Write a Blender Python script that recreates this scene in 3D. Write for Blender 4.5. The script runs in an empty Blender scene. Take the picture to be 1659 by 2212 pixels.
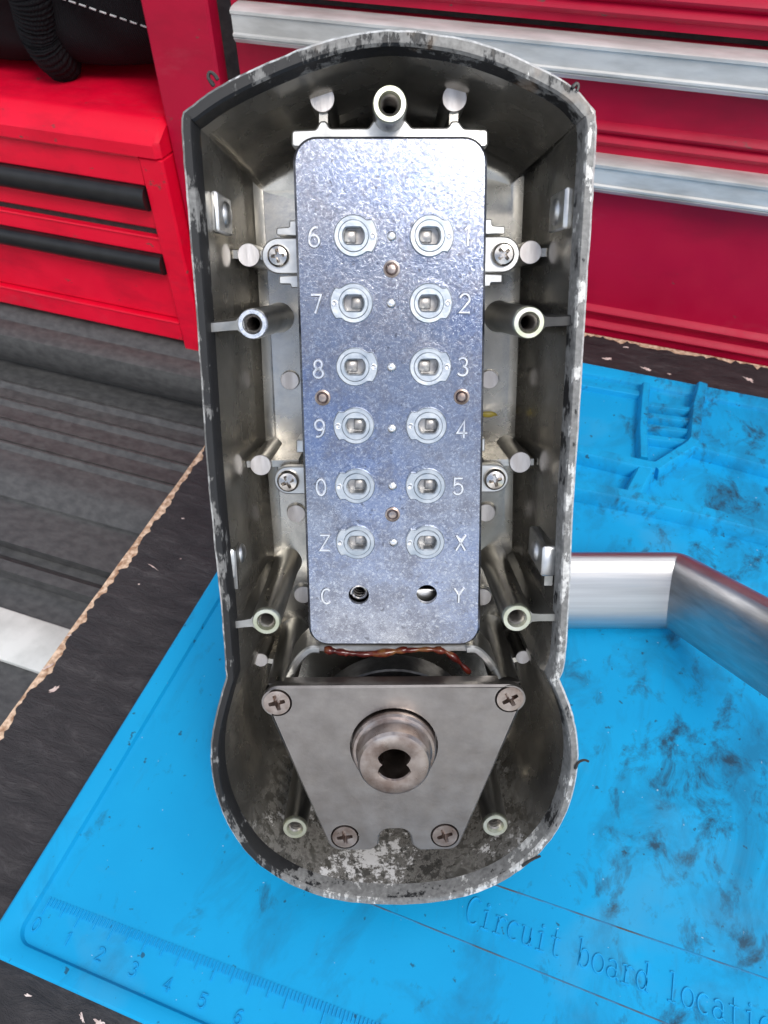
import bpy, bmesh, math, random
from mathutils import Vector, Matrix, noise
from mathutils.bvhtree import BVHTree
from mathutils.geometry import delaunay_2d_cdt
random.seed(7)
S = 0.001                                   # everything below is in millimetres
R = math.radians
sc = bpy.context.scene
col = sc.collection

# ------------------------------------------------------------------ camera
FPX, CX, CY, PITCH, HCAM = 1550.0, 829.5, 1106.0, R(48), 215.0
cam_d = bpy.data.cameras.new('camera'); cam = bpy.data.objects.new('camera', cam_d); col.objects.link(cam)
cam.location = (0, 0, HCAM * S); cam.rotation_euler = (R(90) - PITCH, 0, 0)
cam_d.sensor_fit = 'HORIZONTAL'; cam_d.sensor_width = 36; cam_d.lens = 36 * FPX / 1659.0
cam_d.clip_start = 0.005; cam_d.clip_end = 2000
cam_d.dof.use_dof = True; cam_d.dof.focus_distance = 0.172; cam_d.dof.aperture_fstop = 64
sc.camera = cam
# ------------------------------------------------------------------ sky and sun
CLOUD = 15.1
SUN_EL, SUN_AZ = R(49), R(155)              # azimuth clockwise from +Y (behind the camera, to the right)
w = bpy.data.worlds.new('World'); sc.world = w; w.use_nodes = True
nt = w.node_tree; nt.nodes.clear()
sky = nt.nodes.new('ShaderNodeTexSky'); sky.sky_type = 'NISHITA'; sky.sun_disc = False
sky.sun_elevation = SUN_EL; sky.sun_rotation = SUN_AZ; sky.air_density = 1.0; sky.dust_density = 0.5; sky.ozone_density = 1.0
bg = nt.nodes.new('ShaderNodeBackground'); bg.inputs['Strength'].default_value = 0.085
wo = nt.nodes.new('ShaderNodeOutputWorld')
# broken cloud over the whole sky: the same even noise in every direction
tcw = nt.nodes.new('ShaderNodeTexCoord'); mpw = nt.nodes.new('ShaderNodeMapping'); mpw.inputs['Location'].default_value = (CLOUD, 0.3, 0.1)
cn = nt.nodes.new('ShaderNodeTexNoise'); cn.inputs['Scale'].default_value = 3.2; cn.inputs['Detail'].default_value = 6; cn.inputs['Roughness'].default_value = .52
cr_ = nt.nodes.new('ShaderNodeValToRGB'); cr_.color_ramp.elements[0].position = .48; cr_.color_ramp.elements[1].position = .60
cm_ = nt.nodes.new('ShaderNodeMix'); cm_.data_type = 'RGBA'; cm_.inputs[7].default_value = (19, 19, 19.5, 1)
nt.links.new(tcw.outputs['Generated'], mpw.inputs[0]); nt.links.new(mpw.outputs[0], cn.inputs['Vector']); nt.links.new(cn.outputs['Fac'], cr_.inputs[0])
nt.links.new(cr_.outputs[0], cm_.inputs[0]); nt.links.new(sky.outputs[0], cm_.inputs[6])
nt.links.new(cm_.outputs[2], bg.inputs[0]); nt.links.new(bg.outputs[0], wo.inputs[0])
sd = bpy.data.lights.new('sun', 'SUN'); sd.energy = 1.5; sd.angle = R(22); sd.color = (1, .95, .88)
sun = bpy.data.objects.new('sun', sd); col.objects.link(sun)
sdir = Vector((math.sin(SUN_AZ) * math.cos(SUN_EL), math.cos(SUN_AZ) * math.cos(SUN_EL), math.sin(SUN_EL)))
sun.rotation_euler = sdir.to_track_quat('Z', 'Y').to_euler(); sun.location = (0.5, -1, 2)
sc.view_settings.view_transform = 'Standard'; sc.view_settings.look = 'None'
sc.view_settings.exposure = 0.40; sc.view_settings.gamma = 1

# ------------------------------------------------------------------ photograph pixel -> place
CAM = Vector((0, 0, HCAM)); FW = Vector((0, math.cos(PITCH), -math.sin(PITCH))); DN = Vector((0, -math.sin(PITCH), -math.cos(PITCH)))
def ray(x, y): return FW + Vector((1, 0, 0)) * ((x - CX) / FPX) + DN * ((y - CY) / FPX)
def hit(x, y, n, d):
    r = ray(x, y); return CAM + r * ((d - CAM.dot(n)) / r.dot(n))
def M(x, y, z=0.0): return hit(x, y, Vector((0, 0, 1)), z)
# lock frame: u right, v up along the lock, w out of the open back
EL = R(31)
LN = Vector((0, -math.cos(EL), math.sin(EL))); LV = Vector((0, math.sin(EL), math.cos(EL))); LU = Vector((1, 0, 0))
LO = M(845, 1957, 16.0)
def L(x, y, w=0.0):
    p = hit(x, y, LN, LN.dot(LO) + w) - LO
    return (p.dot(LU), p.dot(LV))
# bench frame: a along the mat's front edge, b away, z up
ANG = R(-18.8)
AX = Vector((math.cos(ANG), math.sin(ANG), 0)); AY = Vector((-math.sin(ANG), math.cos(ANG), 0))
BO = M(-36, 2056); BO.z = 0
def T(x, y, z=0.0):
    p = M(x, y, z) - BO; return (p.dot(AX), p.dot(AY))
def W(x, y, b):                              # pixel on the vertical plane b = const -> (a, z)
    p = hit(x, y, AY, AY.dot(BO) + b) - BO; return (p.dot(AX), p.z)

# ------------------------------------------------------------------ materials
MATS = {}
def new_mat(name):
    m = bpy.data.materials.new(name); m.use_nodes = True; MATS[name] = m
    t = m.node_tree; t.nodes.clear()
    o = t.nodes.new('ShaderNodeOutputMaterial'); b = t.nodes.new('ShaderNodeBsdfPrincipled')
    t.links.new(b.outputs[0], o.inputs[0]); return m, t, b
def coord(t, scale=(1, 1, 1)):
    c = t.nodes.new('ShaderNodeTexCoord'); mp = t.nodes.new('ShaderNodeMapping'); mp.inputs['Scale'].default_value = scale
    t.links.new(c.outputs['Object'], mp.inputs[0]); return mp.outputs[0]
def nz(t, co, scale, detail=4, rough=.55, dist=0.0):
    n = t.nodes.new('ShaderNodeTexNoise'); n.inputs['Scale'].default_value = scale; n.inputs['Detail'].default_value = detail
    n.inputs['Roughness'].default_value = rough; n.inputs['Distortion'].default_value = dist
    t.links.new(co, n.inputs['Vector']); return n.outputs['Fac']
def ramp(t, fac, stops):
    r = t.nodes.new('ShaderNodeValToRGB'); e = r.color_ramp.elements
    while len(e) < len(stops): e.new(0.5)
    for k, (p, c) in enumerate(stops):
        e[k].position = p; e[k].color = (c, c, c, 1) if not isinstance(c, tuple) else (*c, 1)
    t.links.new(fac, r.inputs[0]); return r.outputs[0]
def mix(t, fac, a, b):
    m = t.nodes.new('ShaderNodeMix'); m.data_type = 'RGBA'
    for i, x in ((0, fac), (6, a), (7, b)):
        if hasattr(x, 'is_linked') or hasattr(x, 'links'): t.links.new(x, m.inputs[i])
        else: m.inputs[i].default_value = x if i == 0 else (*x, 1)
    return m.outputs[2]
def math_(t, op, a, b):
    m = t.nodes.new('ShaderNodeMath'); m.operation = op; m.use_clamp = True
    for i, x in ((0, a), (1, b)):
        if hasattr(x, 'links'): t.links.new(x, m.inputs[i])
        else: m.inputs[i].default_value = x
    return m.outputs[0]
def bump(t, b, h, strength, dist=0.0003):
    n = t.nodes.new('ShaderNodeBump'); n.inputs['Strength'].default_value = strength; n.inputs['Distance'].default_value = dist
    t.links.new(h, n.inputs['Height']); t.links.new(n.outputs[0], b.inputs['Normal'])
def setc(t, b, key, v):
    if hasattr(v, 'links'): t.links.new(v, b.inputs[key])
    elif isinstance(v, tuple): b.inputs[key].default_value = (*v, 1)
    else: b.inputs[key].default_value = v
def plain(name, c1, c2, scale, metal=0.0, r0=.4, r1=.5, bmp=0.0, stretch=(1, 1, 1), detail=5, bscale=None, spec=None, lo=.35, hi=.65):
    m, t, b = new_mat(name); co = coord(t, stretch)
    f = nz(t, co, scale, detail)
    setc(t, b, 'Base Color', ramp(t, f, [(lo, c1), (hi, c2)]))
    setc(t, b, 'Roughness', ramp(t, nz(t, co, scale * 1.7, 4), [(.3, r0), (.7, r1)]))
    b.inputs['Metallic'].default_value = metal
    if spec is not None: b.inputs['Specular IOR Level'].default_value = spec
    if bmp: bump(t, b, nz(t, co, bscale or scale * 3, 6), bmp)
    return m

# cast zinc of the case: dark, cloudy, white oxide bloom at the lower end
m, t, b = new_mat('cast_zinc'); co = coord(t)
n1 = nz(t, co, 45, 6, .6)
base = ramp(t, n1, [(.3, (.34, .32, .285)), (.55, (.50, .48, .44)), (.75, (.62, .595, .55))])
sep = t.nodes.new('ShaderNodeSeparateXYZ'); c0 = coord(t); t.links.new(c0, sep.inputs[0])
low = t.nodes.new('ShaderNodeMapRange'); low.inputs[1].default_value = .024; low.inputs[2].default_value = .008; t.links.new(sep.outputs[1], low.inputs[0])
spk = nz(t, co, 420, 8, .8)
dirt = math_(t, 'MULTIPLY', ramp(t, nz(t, co, 330, 8, .75), [(.46, 0.0), (.58, .85)]), low.outputs[0])
base = mix(t, dirt, base, (.035, .03, .028))
ox = math_(t, 'MULTIPLY', ramp(t, math_(t, 'MULTIPLY', spk, ramp(t, nz(t, co, 75, 3), [(.35, .6), (.7, 1.3)])), [(.58, 0.0), (.63, 1.0)]), low.outputs[0])
base = mix(t, ox, base, (.62, .61, .6))
setc(t, b, 'Base Color', base)
setc(t, b, 'Metallic', math_(t, 'SUBTRACT', .92, math_(t, 'ADD', ox, dirt)))
setc(t, b, 'Roughness', ramp(t, nz(t, co, 120, 5), [(.3, .15), (.7, .34)]))
bump(t, b, nz(t, co, 500, 5), .12)
# rim of the case: black paint chipped to bare white metal
def rim_mat(name, gain):
    m, t, b = new_mat(name); co = coord(t)
    sx = t.nodes.new('ShaderNodeSeparateXYZ'); t.links.new(co, sx.inputs[0])
    side = t.nodes.new('ShaderNodeMapRange'); side.inputs[1].default_value = -.03; side.inputs[2].default_value = .036; side.inputs[3].default_value = .045; side.inputs[4].default_value = .16; t.links.new(sx.outputs[0], side.inputs[0])
    up = t.nodes.new('ShaderNodeMapRange'); up.inputs[1].default_value = .0; up.inputs[2].default_value = .03; up.inputs[3].default_value = .07; up.inputs[4].default_value = .0; t.links.new(sx.outputs[1], up.inputs[0])
    big = nz(t, co, 70, 4, .65); fine = nz(t, coord(t, (1.3, .4, 1)), 430, 8, .75)
    tot = math_(t, 'ADD', math_(t, 'ADD', side.outputs[0], up.outputs[0]), math_(t, 'ADD', math_(t, 'MULTIPLY', big, .5), math_(t, 'MULTIPLY', fine, .4)))
    msk = ramp(t, math_(t, 'ADD', tot, gain), [(.54, 0.0), (.56, .28), (.655, .34), (.668, 1.0)])
    colr = mix(t, msk, (.012, .012, .013), ramp(t, nz(t, co, 900, 4), [(.3, (.42, .42, .41)), (.7, (.8, .8, .78))]))
    tan = ramp(t, nz(t, co, 48, 3), [(.57, 0.0), (.66, 1.0)])
    hi = t.nodes.new('ShaderNodeMapRange'); hi.inputs[1].default_value = .165; hi.inputs[2].default_value = .175; t.links.new(sx.outputs[1], hi.inputs[0])
    colr = mix(t, math_(t, 'MULTIPLY', math_(t, 'MULTIPLY', tan, hi.outputs[0]), .8), colr, (.30, .19, .10))
    setc(t, b, 'Base Color', colr); setc(t, b, 'Metallic', math_(t, 'MULTIPLY', msk, .3)); setc(t, b, 'Roughness', ramp(t, fine, [(.3, .35), (.7, .6)]))
    bump(t, b, msk, .6, .0004)
rim_mat('chipped_black_rim', .015); rim_mat('worn_outer_edge', .15); rim_mat('overspray_lip', -.03)
plain('black_case_paint', (.012, .012, .013), (.03, .03, .03), 200, 0, .35, .5, .15)
# zinc plated code plate: bluish passivate, blue patches also painting the sky reflection, fine spangle
m, t, b = new_mat('zinc_plate'); co = coord(t)
sp = nz(t, co, 1500, 6, .8, .8); med = nz(t, co, 170, 6, .72); lg = nz(t, co, 26, 2)
c1 = ramp(t, lg, [(.32, (.22, .28, .46)), (.5, (.30, .33, .42)), (.68, (.38, .38, .41))])
c1 = mix(t, ramp(t, med, [(.42, 0.0), (.62, .7)]), c1, (.20, .20, .24))
c1 = mix(t, ramp(t, sp, [(.50, 0.0), (.66, .65)]), c1, (.74, .76, .80))
c1 = mix(t, ramp(t, nz(t, co, 700, 3), [(.64, 0.0), (.72, .6)]), c1, (.10, .10, .12))
setc(t, b, 'Base Color', c1); b.inputs['Metallic'].default_value = 1
setc(t, b, 'Roughness', ramp(t, math_(t, 'MULTIPLY', med, math_(t, 'ADD', sp, .5)), [(.3, .11), (.7, .27)]))
bump(t, b, sp, .22, .0002)
plain('zinc_ring', (.42, .47, .52), (.62, .65, .68), 260, 1, .3, .45, .15, bscale=900)
plain('zinc_chassis', (.46, .46, .45), (.68, .68, .67), 120, 1, .28, .42, .15, bscale=700)
plain('dark_zinc', (.10, .10, .105), (.18, .18, .185), 300, 1, .35, .5, .2)
plain('steel_cover', (.28, .258, .245), (.36, .335, .32), 160, 1, .34, .46, .10, (1, 1, 1), bscale=1500)
plain('hub_steel', (.26, .20, .175), (.52, .46, .43), 190, 1, .25, .4, .08)
plain('screw_nickel', (.50, .47, .44), (.68, .65, .62), 300, 1, .14, .28)
plain('black_and_shade', (.012, .012, .013), (.03, .03, .03), 200, 0, .6, .8)  # near-black: shade of bores and gaps put into the colour; also a black pin
plain('shaft_steel', (.30, .28, .27), (.46, .44, .42), 500, 1, .3, .45)
plain('stamp_bright', (.7, .72, .75), (.9, .9, .92), 600, 1, .22, .4)  # brighter than the plate: glints of the stamped edges put into the colour
plain('post_zinc', (.25, .25, .235), (.42, .41, .39), 150, 1, .26, .42, .1, (1, 1, .3), bscale=600)
plain('passivated_rim', (.52, .54, .40), (.74, .75, .66), 220, 1, .3, .45)
plain('pin_face', (.50, .47, .46), (.72, .69, .68), 420, .9, .38, .5, .3, (1, .2, 1), bscale=900)
plain('aluminium_tab', (.5, .51, .52), (.75, .76, .77), 220, 1, .3, .45, .2, (.3, 1, 1))
m, t, b = new_mat('red_grease'); co = coord(t)
setc(t, b, 'Base Color', ramp(t, nz(t, co, 260, 5), [(.35, (.035, .004, .004)), (.55, (.11, .014, .009)), (.72, (.22, .10, .03))])); b.inputs['Roughness'].default_value = .16
plain('brushed_lever', (.50, .49, .49), (.62, .61, .61), 90, 1, .30, .42, .05, (.15, 6, 1), bscale=400)
plain('yellow_grease', (.35, .27, .03), (.5, .4, .06), 300, 0, .25, .4)
# blue silicone with worked-in dirt
m, t, b = new_mat('blue_silicone'); co = coord(t)
base = ramp(t, nz(t, co, 14, 4), [(.3, (.003, .295, .60)), (.7, (.006, .36, .69))])
sepm = t.nodes.new('ShaderNodeSeparateXYZ'); t.links.new(co, sepm.inputs[0])
rgt = t.nodes.new('ShaderNodeMapRange'); rgt.inputs[1].default_value = -.06; rgt.inputs[2].default_value = .03; rgt.inputs[3].default_value = .82; rgt.inputs[4].default_value = 1; t.links.new(sepm.outputs[0], rgt.inputs[0])
sm = math_(t, 'MULTIPLY', nz(t, coord(t, (1, .7, 1)), 42, 8, .68, .6), rgt.outputs[0])
base = mix(t, ramp(t, sm, [(.45, 0.0), (.66, .62)]), base, (.012, .12, .23))
sm2 = math_(t, 'MULTIPLY', nz(t, coord(t, (1.2, .8, 1)), 85, 7, .7, .4), rgt.outputs[0])
base = mix(t, ramp(t, sm2, [(.51, 0.0), (.66, .85)]), base, (.02, .03, .045))
base = mix(t, ramp(t, nz(t, co, 330, 3, .5), [(.69, 0.0), (.73, .75)]), base, (.02, .05, .08))
base = mix(t, ramp(t, nz(t, co, 800, 2), [(.765, 0.0), (.78, .7)]), base, (.45, .6, .7))
base = mix(t, ramp(t, nz(t, coord(t, (1, .12, 1)), 300, 5, .7, .3), [(.60, 0.0), (.75, .35)]), base, (.03, .22, .42))
base = mix(t, ramp(t, nz(t, coord(t, (.5, .6, 1)), 24, 5, .6, .5), [(.55, 0.0), (.75, .30)]), base, (.16, .30, .36))
setc(t, b, 'Base Color', base); setc(t, b, 'Roughness', ramp(t, nz(t, co, 60, 4), [(.3, .5), (.7, .68)]))
b.inputs['Specular IOR Level'].default_value = .2
bump(t, b, nz(t, co, 1400, 4), .12, .0002)
plain('groove_grime', (.005, .22, .45), (.07, .06, .05), 120, 0, .7, .8)
plain('blue_ridge', (.004, .295, .60), (.008, .36, .69), 40, 0, .5, .65, .1, bscale=900, spec=.35)
# board
m, t, b = new_mat('black_laminate'); co = coord(t)
gr = nz(t, coord(t, (.5, 1.5, 1)), 150, 9, .78, .4)
base = ramp(t, gr, [(.32, (.008, .007, .009)), (.55, (.030, .026, .028)), (.75, (.085, .08, .08))])
base = mix(t, ramp(t, nz(t, coord(t, (.6, 1.2, 1)), 130, 5, .6), [(.715, 0.0), (.735, 1.0)]), base, (.55, .40, .37))
setc(t, b, 'Base Color', base); setc(t, b, 'Roughness', ramp(t, nz(t, co, 35, 6, .7), [(.3, .42), (.7, .7)]))
bump(t, b, gr, .9, .0012)
plain('bare_chip', (.55, .40, .36), (.80, .68, .62), 400, 0, .8, .9, .4)
plain('chipboard', (.34, .19, .11), (.78, .58, .42), 500, 0, .8, .9, .8, bscale=700)
# red paint
def red(name, c1, c2):
    m, t, b = new_mat(name); co = coord(t)
    base = ramp(t, nz(t, co, 18, 3), [(.3, c1), (.7, c2)])
    base = mix(t, ramp(t, nz(t, coord(t, (.5, 1, 1)), 120, 6, .65), [(.655, 0.0), (.69, .85)]), base, (.10, .065, .055))
    base = mix(t, ramp(t, nz(t, coord(t, (.3, 1, 1)), 60, 7, .75, .4), [(.58, 0.0), (.78, .4)]), base, (.42, .06, .09))
    base = mix(t, ramp(t, nz(t, coord(t, (.6, 1, 1.4)), 30, 5, .6), [(.5, 0.0), (.8, .5)]), base, (.12, .004, .014))
    setc(t, b, 'Base Color', base); setc(t, b, 'Roughness', ramp(t, nz(t, co, 70, 6, .7), [(.3, .32), (.7, .58)]))
    b.inputs['Specular IOR Level'].default_value = .32
    bump(t, b, nz(t, co, 900, 3), .08); return m
red('red_cabinet_paint', (.40, .0010, .028), (.46, .0016, .034))
red('red_chest_paint', (.72, .001, .026), (.78, .0016, .032))
plain('satin_aluminium', (.50, .49, .47), (.74, .73, .71), 140, .45, .38, .55, .25, (.25, 1, 1), bscale=400)
plain('black_handle', (.006, .006, .007), (.012, .012, .013), 90, 0, .3, .42)
plain('grey_plastic', (.035, .037, .038), (.055, .057, .058), 70, 0, .45, .6, .25, bscale=1500)
plain('ribbed_plastic', (.05, .05, .051), (.085, .085, .085), 260, 0, .42, .58, .35, (.6, 1, 1), bscale=1200)
plain('pale_paint', (.52, .53, .51), (.68, .69, .67), 60, 0, .5, .7, .2)
m, t, b = new_mat('bag_fabric'); co = coord(t)
wv = t.nodes.new('ShaderNodeTexWave'); wv.inputs['Scale'].default_value = 260; wv.inputs['Distortion'].default_value = 1.5; t.links.new(co, wv.inputs[0])
setc(t, b, 'Base Color', ramp(t, nz(t, co, 30, 5), [(.3, (.004, .004, .005)), (.7, (.010, .010, .012))])); b.inputs['Roughness'].default_value = .85; b.inputs['Specular IOR Level'].default_value = .15
bump(t, b, wv.outputs['Fac'], .5, .0006)
plain('stitch_thread', (.35, .35, .35), (.55, .55, .55), 300, 0, .8, .9)
plain('ground_gravel', (.20, .185, .165), (.30, .28, .255), 3, 0, .8, .95)

# ------------------------------------------------------------------ mesh helpers
def fill(loops):
    """triangulate a flat outline (first loop) with holes (the others)"""
    vs = [Vector(p[:2]) for l in loops for p in l]; es = []; k = 0
    for l in loops:
        es += [(k + i, k + (i + 1) % len(l)) for i in range(len(l))]; k += len(l)
    ov, oe, of, *_ = delaunay_2d_cdt(vs, es, [], 0, 1e-7)
    def inside(x, y):
        r = False
        for l in loops:
            for i in range(len(l)):
                (x0, y0), (x1, y1) = l[i - 1][:2], l[i][:2]
                if (y0 > y) != (y1 > y) and x < x0 + (y - y0) * (x1 - x0) / (y1 - y0): r = not r
        return r
    keep = []
    for f in of:
        c = sum((ov[i] for i in f), Vector((0, 0))) / len(f)
        if inside(c.x, c.y): keep.append(tuple(f))
    return [tuple(v) for v in ov], keep
class G:
    def __init__(s): s.v = []; s.f = []; s.m = []
    def add(s, vs, fs, mi=0):
        o = len(s.v); s.v += [tuple(q) for q in vs]; s.f += [tuple(o + i for i in q) for q in fs]; s.m += [mi] * len(fs); return s
    def loops(s, lps, closed=True, mi=0, cap0=False, cap1=False):
        n = len(lps[0]); vs = [q for l in lps for q in l]; fs = []
        for k in range(len(lps) - 1):
            for i in range(n if closed else n - 1):
                j = (i + 1) % n; fs.append((k * n + i, k * n + j, (k + 1) * n + j, (k + 1) * n + i))
        if cap0: fs.append(tuple(range(n))[::-1])
        if cap1: fs.append(tuple((len(lps) - 1) * n + i for i in range(n)))
        return s.add(vs, fs, mi)
    def lathe(s, c, prof, n=28, mi=0, cap0=True, cap1=True):
        return s.loops([[(c[0] + r * math.cos(2 * math.pi * i / n), c[1] + r * math.sin(2 * math.pi * i / n), z) for i in range(n)] for r, z in prof], True, mi, cap0, cap1)
    def box(s, x0, x1, y0, y1, z0, z1, ch=0.0, mi=0):
        if x0 > x1: x0, x1 = x1, x0
        if y0 > y1: y0, y1 = y1, y0
        if not ch:
            return s.loops([[(x0, y0, z), (x1, y0, z), (x1, y1, z), (x0, y1, z)] for z in (z0, z1)], True, mi, True, True)
        p = lambda d, z: [(x0 + d + ch, y0 + d, z), (x1 - d - ch, y0 + d, z), (x1 - d, y0 + d + ch, z), (x1 - d, y1 - d - ch, z), (x1 - d - ch, y1 - d, z), (x0 + d + ch, y1 - d, z), (x0 + d, y1 - d - ch, z), (x0 + d, y0 + d + ch, z)]
        return s.loops([p(ch, z0), p(0, z0 + ch), p(0, z1 - ch), p(ch, z1)], True, mi, True, True)
    def prism(s, out, holes, z0, z1, ch=0.0, mi=0):
        """flat plate between z0 and z1 with real holes and a chamfered upper outer edge"""
        top = offset(out, ch) if ch else out
        for pts, z in ((top, z1), (out, z0)):
            vs, fs = fill([pts] + holes); s.add([(x, y, z) for x, y in vs], fs, mi)
        s.loops([[(x, y, z0) for x, y in out]] + ([[(x, y, z1 - ch) for x, y in out]] if ch else []) + [[(x, y, z1) for x, y in top]], True, mi)
        for h in holes: s.loops([[(x, y, z0) for x, y in h], [(x, y, z1) for x, y in h]], True, mi)
        return s
    def tube(s, pts, r, n=8, mi=0, closed=False):
        pts = [Vector(p) for p in pts]; lp = []
        for i, p in enumerate(pts):
            d = (pts[min(i + 1, len(pts) - 1)] - pts[max(i - 1, 0)]).normalized()
            a = d.cross(Vector((0, 0, 1)) if abs(d.z) < .9 else Vector((1, 0, 0))).normalized(); c = d.cross(a)
            rr = r[i] if isinstance(r, (list, tuple)) else r
            lp.append([p + a * (rr * math.cos(2 * math.pi * k / n)) + c * (rr * math.sin(2 * math.pi * k / n)) for k in range(n)])
        return s.loops(lp, True, mi, True, True)
    def stroke(s, pts, wd, z0, z1, mi=0):
        """a low ridge of trapezoid section along a 2D polyline"""
        lp = []; P = [Vector((p[0], p[1])) for p in pts]; n = len(P)
        closed = (P[0] - P[-1]).length < 1e-6
        if closed: P = P[:-1]; n -= 1
        for i, p in enumerate(P):
            if closed: d1 = P[i] - P[i - 1]; d2 = P[(i + 1) % n] - P[i]
            else: d1 = P[i] - P[max(i - 1, 0)]; d2 = P[min(i + 1, n - 1)] - P[i]
            if d1.length < 1e-9: d1 = d2
            if d2.length < 1e-9: d2 = d1
            d = (d1.normalized() + d2.normalized());  d = d.normalized() if d.length > 1e-6 else d1.normalized()
            q = Vector((-d.y, d.x)); k = min(1.6, 1 / max(.3, q.dot(Vector((-d1.normalized().y, d1.normalized().x)))))
            e = q * wd * .5 * k
            lp.append([(*(p - e), z0), (*(p - e * .45), z1), (*(p + e * .45), z1), (*(p + e), z0)])
        if closed: lp.append(lp[0])
        return s.loops(lp, True, mi, not closed, not closed)
    def build(s, name, mats, parent=None, smooth=40, off=(0, 0, 0)):
        me = bpy.data.meshes.new(name)
        me.from_pydata([((x - off[0]) * S, (y - off[1]) * S, (z - off[2]) * S) for x, y, z in s.v], [], s.f)
        me.polygons.foreach_set('material_index', s.m)
        bm = bmesh.new(); bm.from_mesh(me); bmesh.ops.remove_doubles(bm, verts=bm.verts, dist=2e-6); bmesh.ops.recalc_face_normals(bm, faces=bm.faces); bm.to_mesh(me); bm.free()
        for k in (mats if isinstance(mats, (list, tuple)) else [mats]): me.materials.append(MATS[k])
        
        if smooth:
            me.polygons.foreach_set('use_smooth', [True] * len(me.polygons)); me.set_sharp_from_angle(angle=R(smooth))
        o = bpy.data.objects.new(name, me); col.objects.link(o); o.parent = parent; return o

def offset(pts, d):
    """move a closed counter-clockwise outline inwards by d (number or list)"""
    n = len(pts); out = []
    for i in range(n):
        a, p, c = Vector(pts[i - 1][:2]), Vector(pts[i][:2]), Vector(pts[(i + 1) % n][:2])
        d1 = (p - a).normalized(); d2 = (c - p).normalized()
        n1 = Vector((-d1.y, d1.x)); n2 = Vector((-d2.y, d2.x)); m = (n1 + n2)
        m = m.normalized() if m.length > 1e-6 else n1
        k = 1 / max(.5, m.dot(n1)); q = p + m * ((d[i] if isinstance(d, list) else d) * k); out.append((q.x, q.y))
    return out
def circle(c, r, n=28): return [(c[0] + r * math.cos(2 * math.pi * i / n), c[1] + r * math.sin(2 * math.pi * i / n)) for i in range(n)]
def ccw(p): return p if sum(p[i - 1][0] * p[i][1] - p[i][0] * p[i - 1][1] for i in range(len(p))) > 0 else p[::-1]
def fillet(pts, rad, n=6):
    """round the corners of a closed polygon"""
    pts = ccw(pts); out = []; N = len(pts)
    for i in range(N):
        a, p, c = Vector(pts[i - 1]), Vector(pts[i]), Vector(pts[(i + 1) % N])
        r = rad[i] if isinstance(rad, (list, tuple)) else rad
        u1 = (a - p).normalized(); u2 = (c - p).normalized(); th = u1.angle(u2)
        if r <= 0 or th > 3.1: out.append((p.x, p.y)); continue
        tl = min(r / math.tan(th / 2), (a - p).length * .49, (c - p).length * .49); r = tl * math.tan(th / 2)
        ctr = p + (u1 + u2).normalized() * (r / math.sin(th / 2))
        s0 = p + u1 * tl - ctr; s1 = p + u2 * tl - ctr; a0 = math.atan2(s0.y, s0.x); da = (math.atan2(s1.y, s1.x) - a0 + math.pi) % (2 * math.pi) - math.pi
        for k in range(n + 1): out.append((ctr.x + r * math.cos(a0 + da * k / n), ctr.y + r * math.sin(a0 + da * k / n)))
    return out
def catmull(pts, per=6):
    out = []
    for i in range(len(pts) - 1):
        p0, p1, p2, p3 = [Vector(pts[min(max(k, 0), len(pts) - 1)]) for k in (i - 1, i, i + 1, i + 2)]
        for j in range(per):
            t = j / per; q = .5 * (2 * p1 + (p2 - p0) * t + (2 * p0 - 5 * p1 + 4 * p2 - p3) * t * t + (3 * p1 - p0 - 3 * p2 + p3) * t ** 3); out.append((q.x, q.y))
    return out + [tuple(pts[-1])]
def tag(o, label=None, cat=None, group=None, kind=None):
    for k, v in (('label', label), ('category', cat), ('group', group), ('kind', kind)):
        if v: o[k] = v
    return o
def bench_thing(name, label, cat, base):
    o = bpy.data.objects.new(name, None); col.objects.link(o); o.empty_display_size = .02
    p = BO + AX * base[0] + AY * base[1]; o.location = (p.x * S, p.y * S, base[2] * S); o.rotation_euler = (0, 0, ANG)
    o['label'] = label; o['category'] = cat; o['base'] = [float(q) for q in base]; return o
def bb(g, name, mats, th, **k): return g.build(name, mats, th, off=tuple(th['base']), **k)
def place_in_bench(o):
    o.location = (BO.x * S, BO.y * S, 0); o.rotation_euler = (0, 0, ANG); return o
def extr(g, prof, a0, a1, mi=0):
    """extrude a closed (b, z) outline along a"""
    return g.loops([[(a0, b, z) for b, z in prof], [(a1, b, z) for b, z in prof]], True, mi, True, True)

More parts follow.
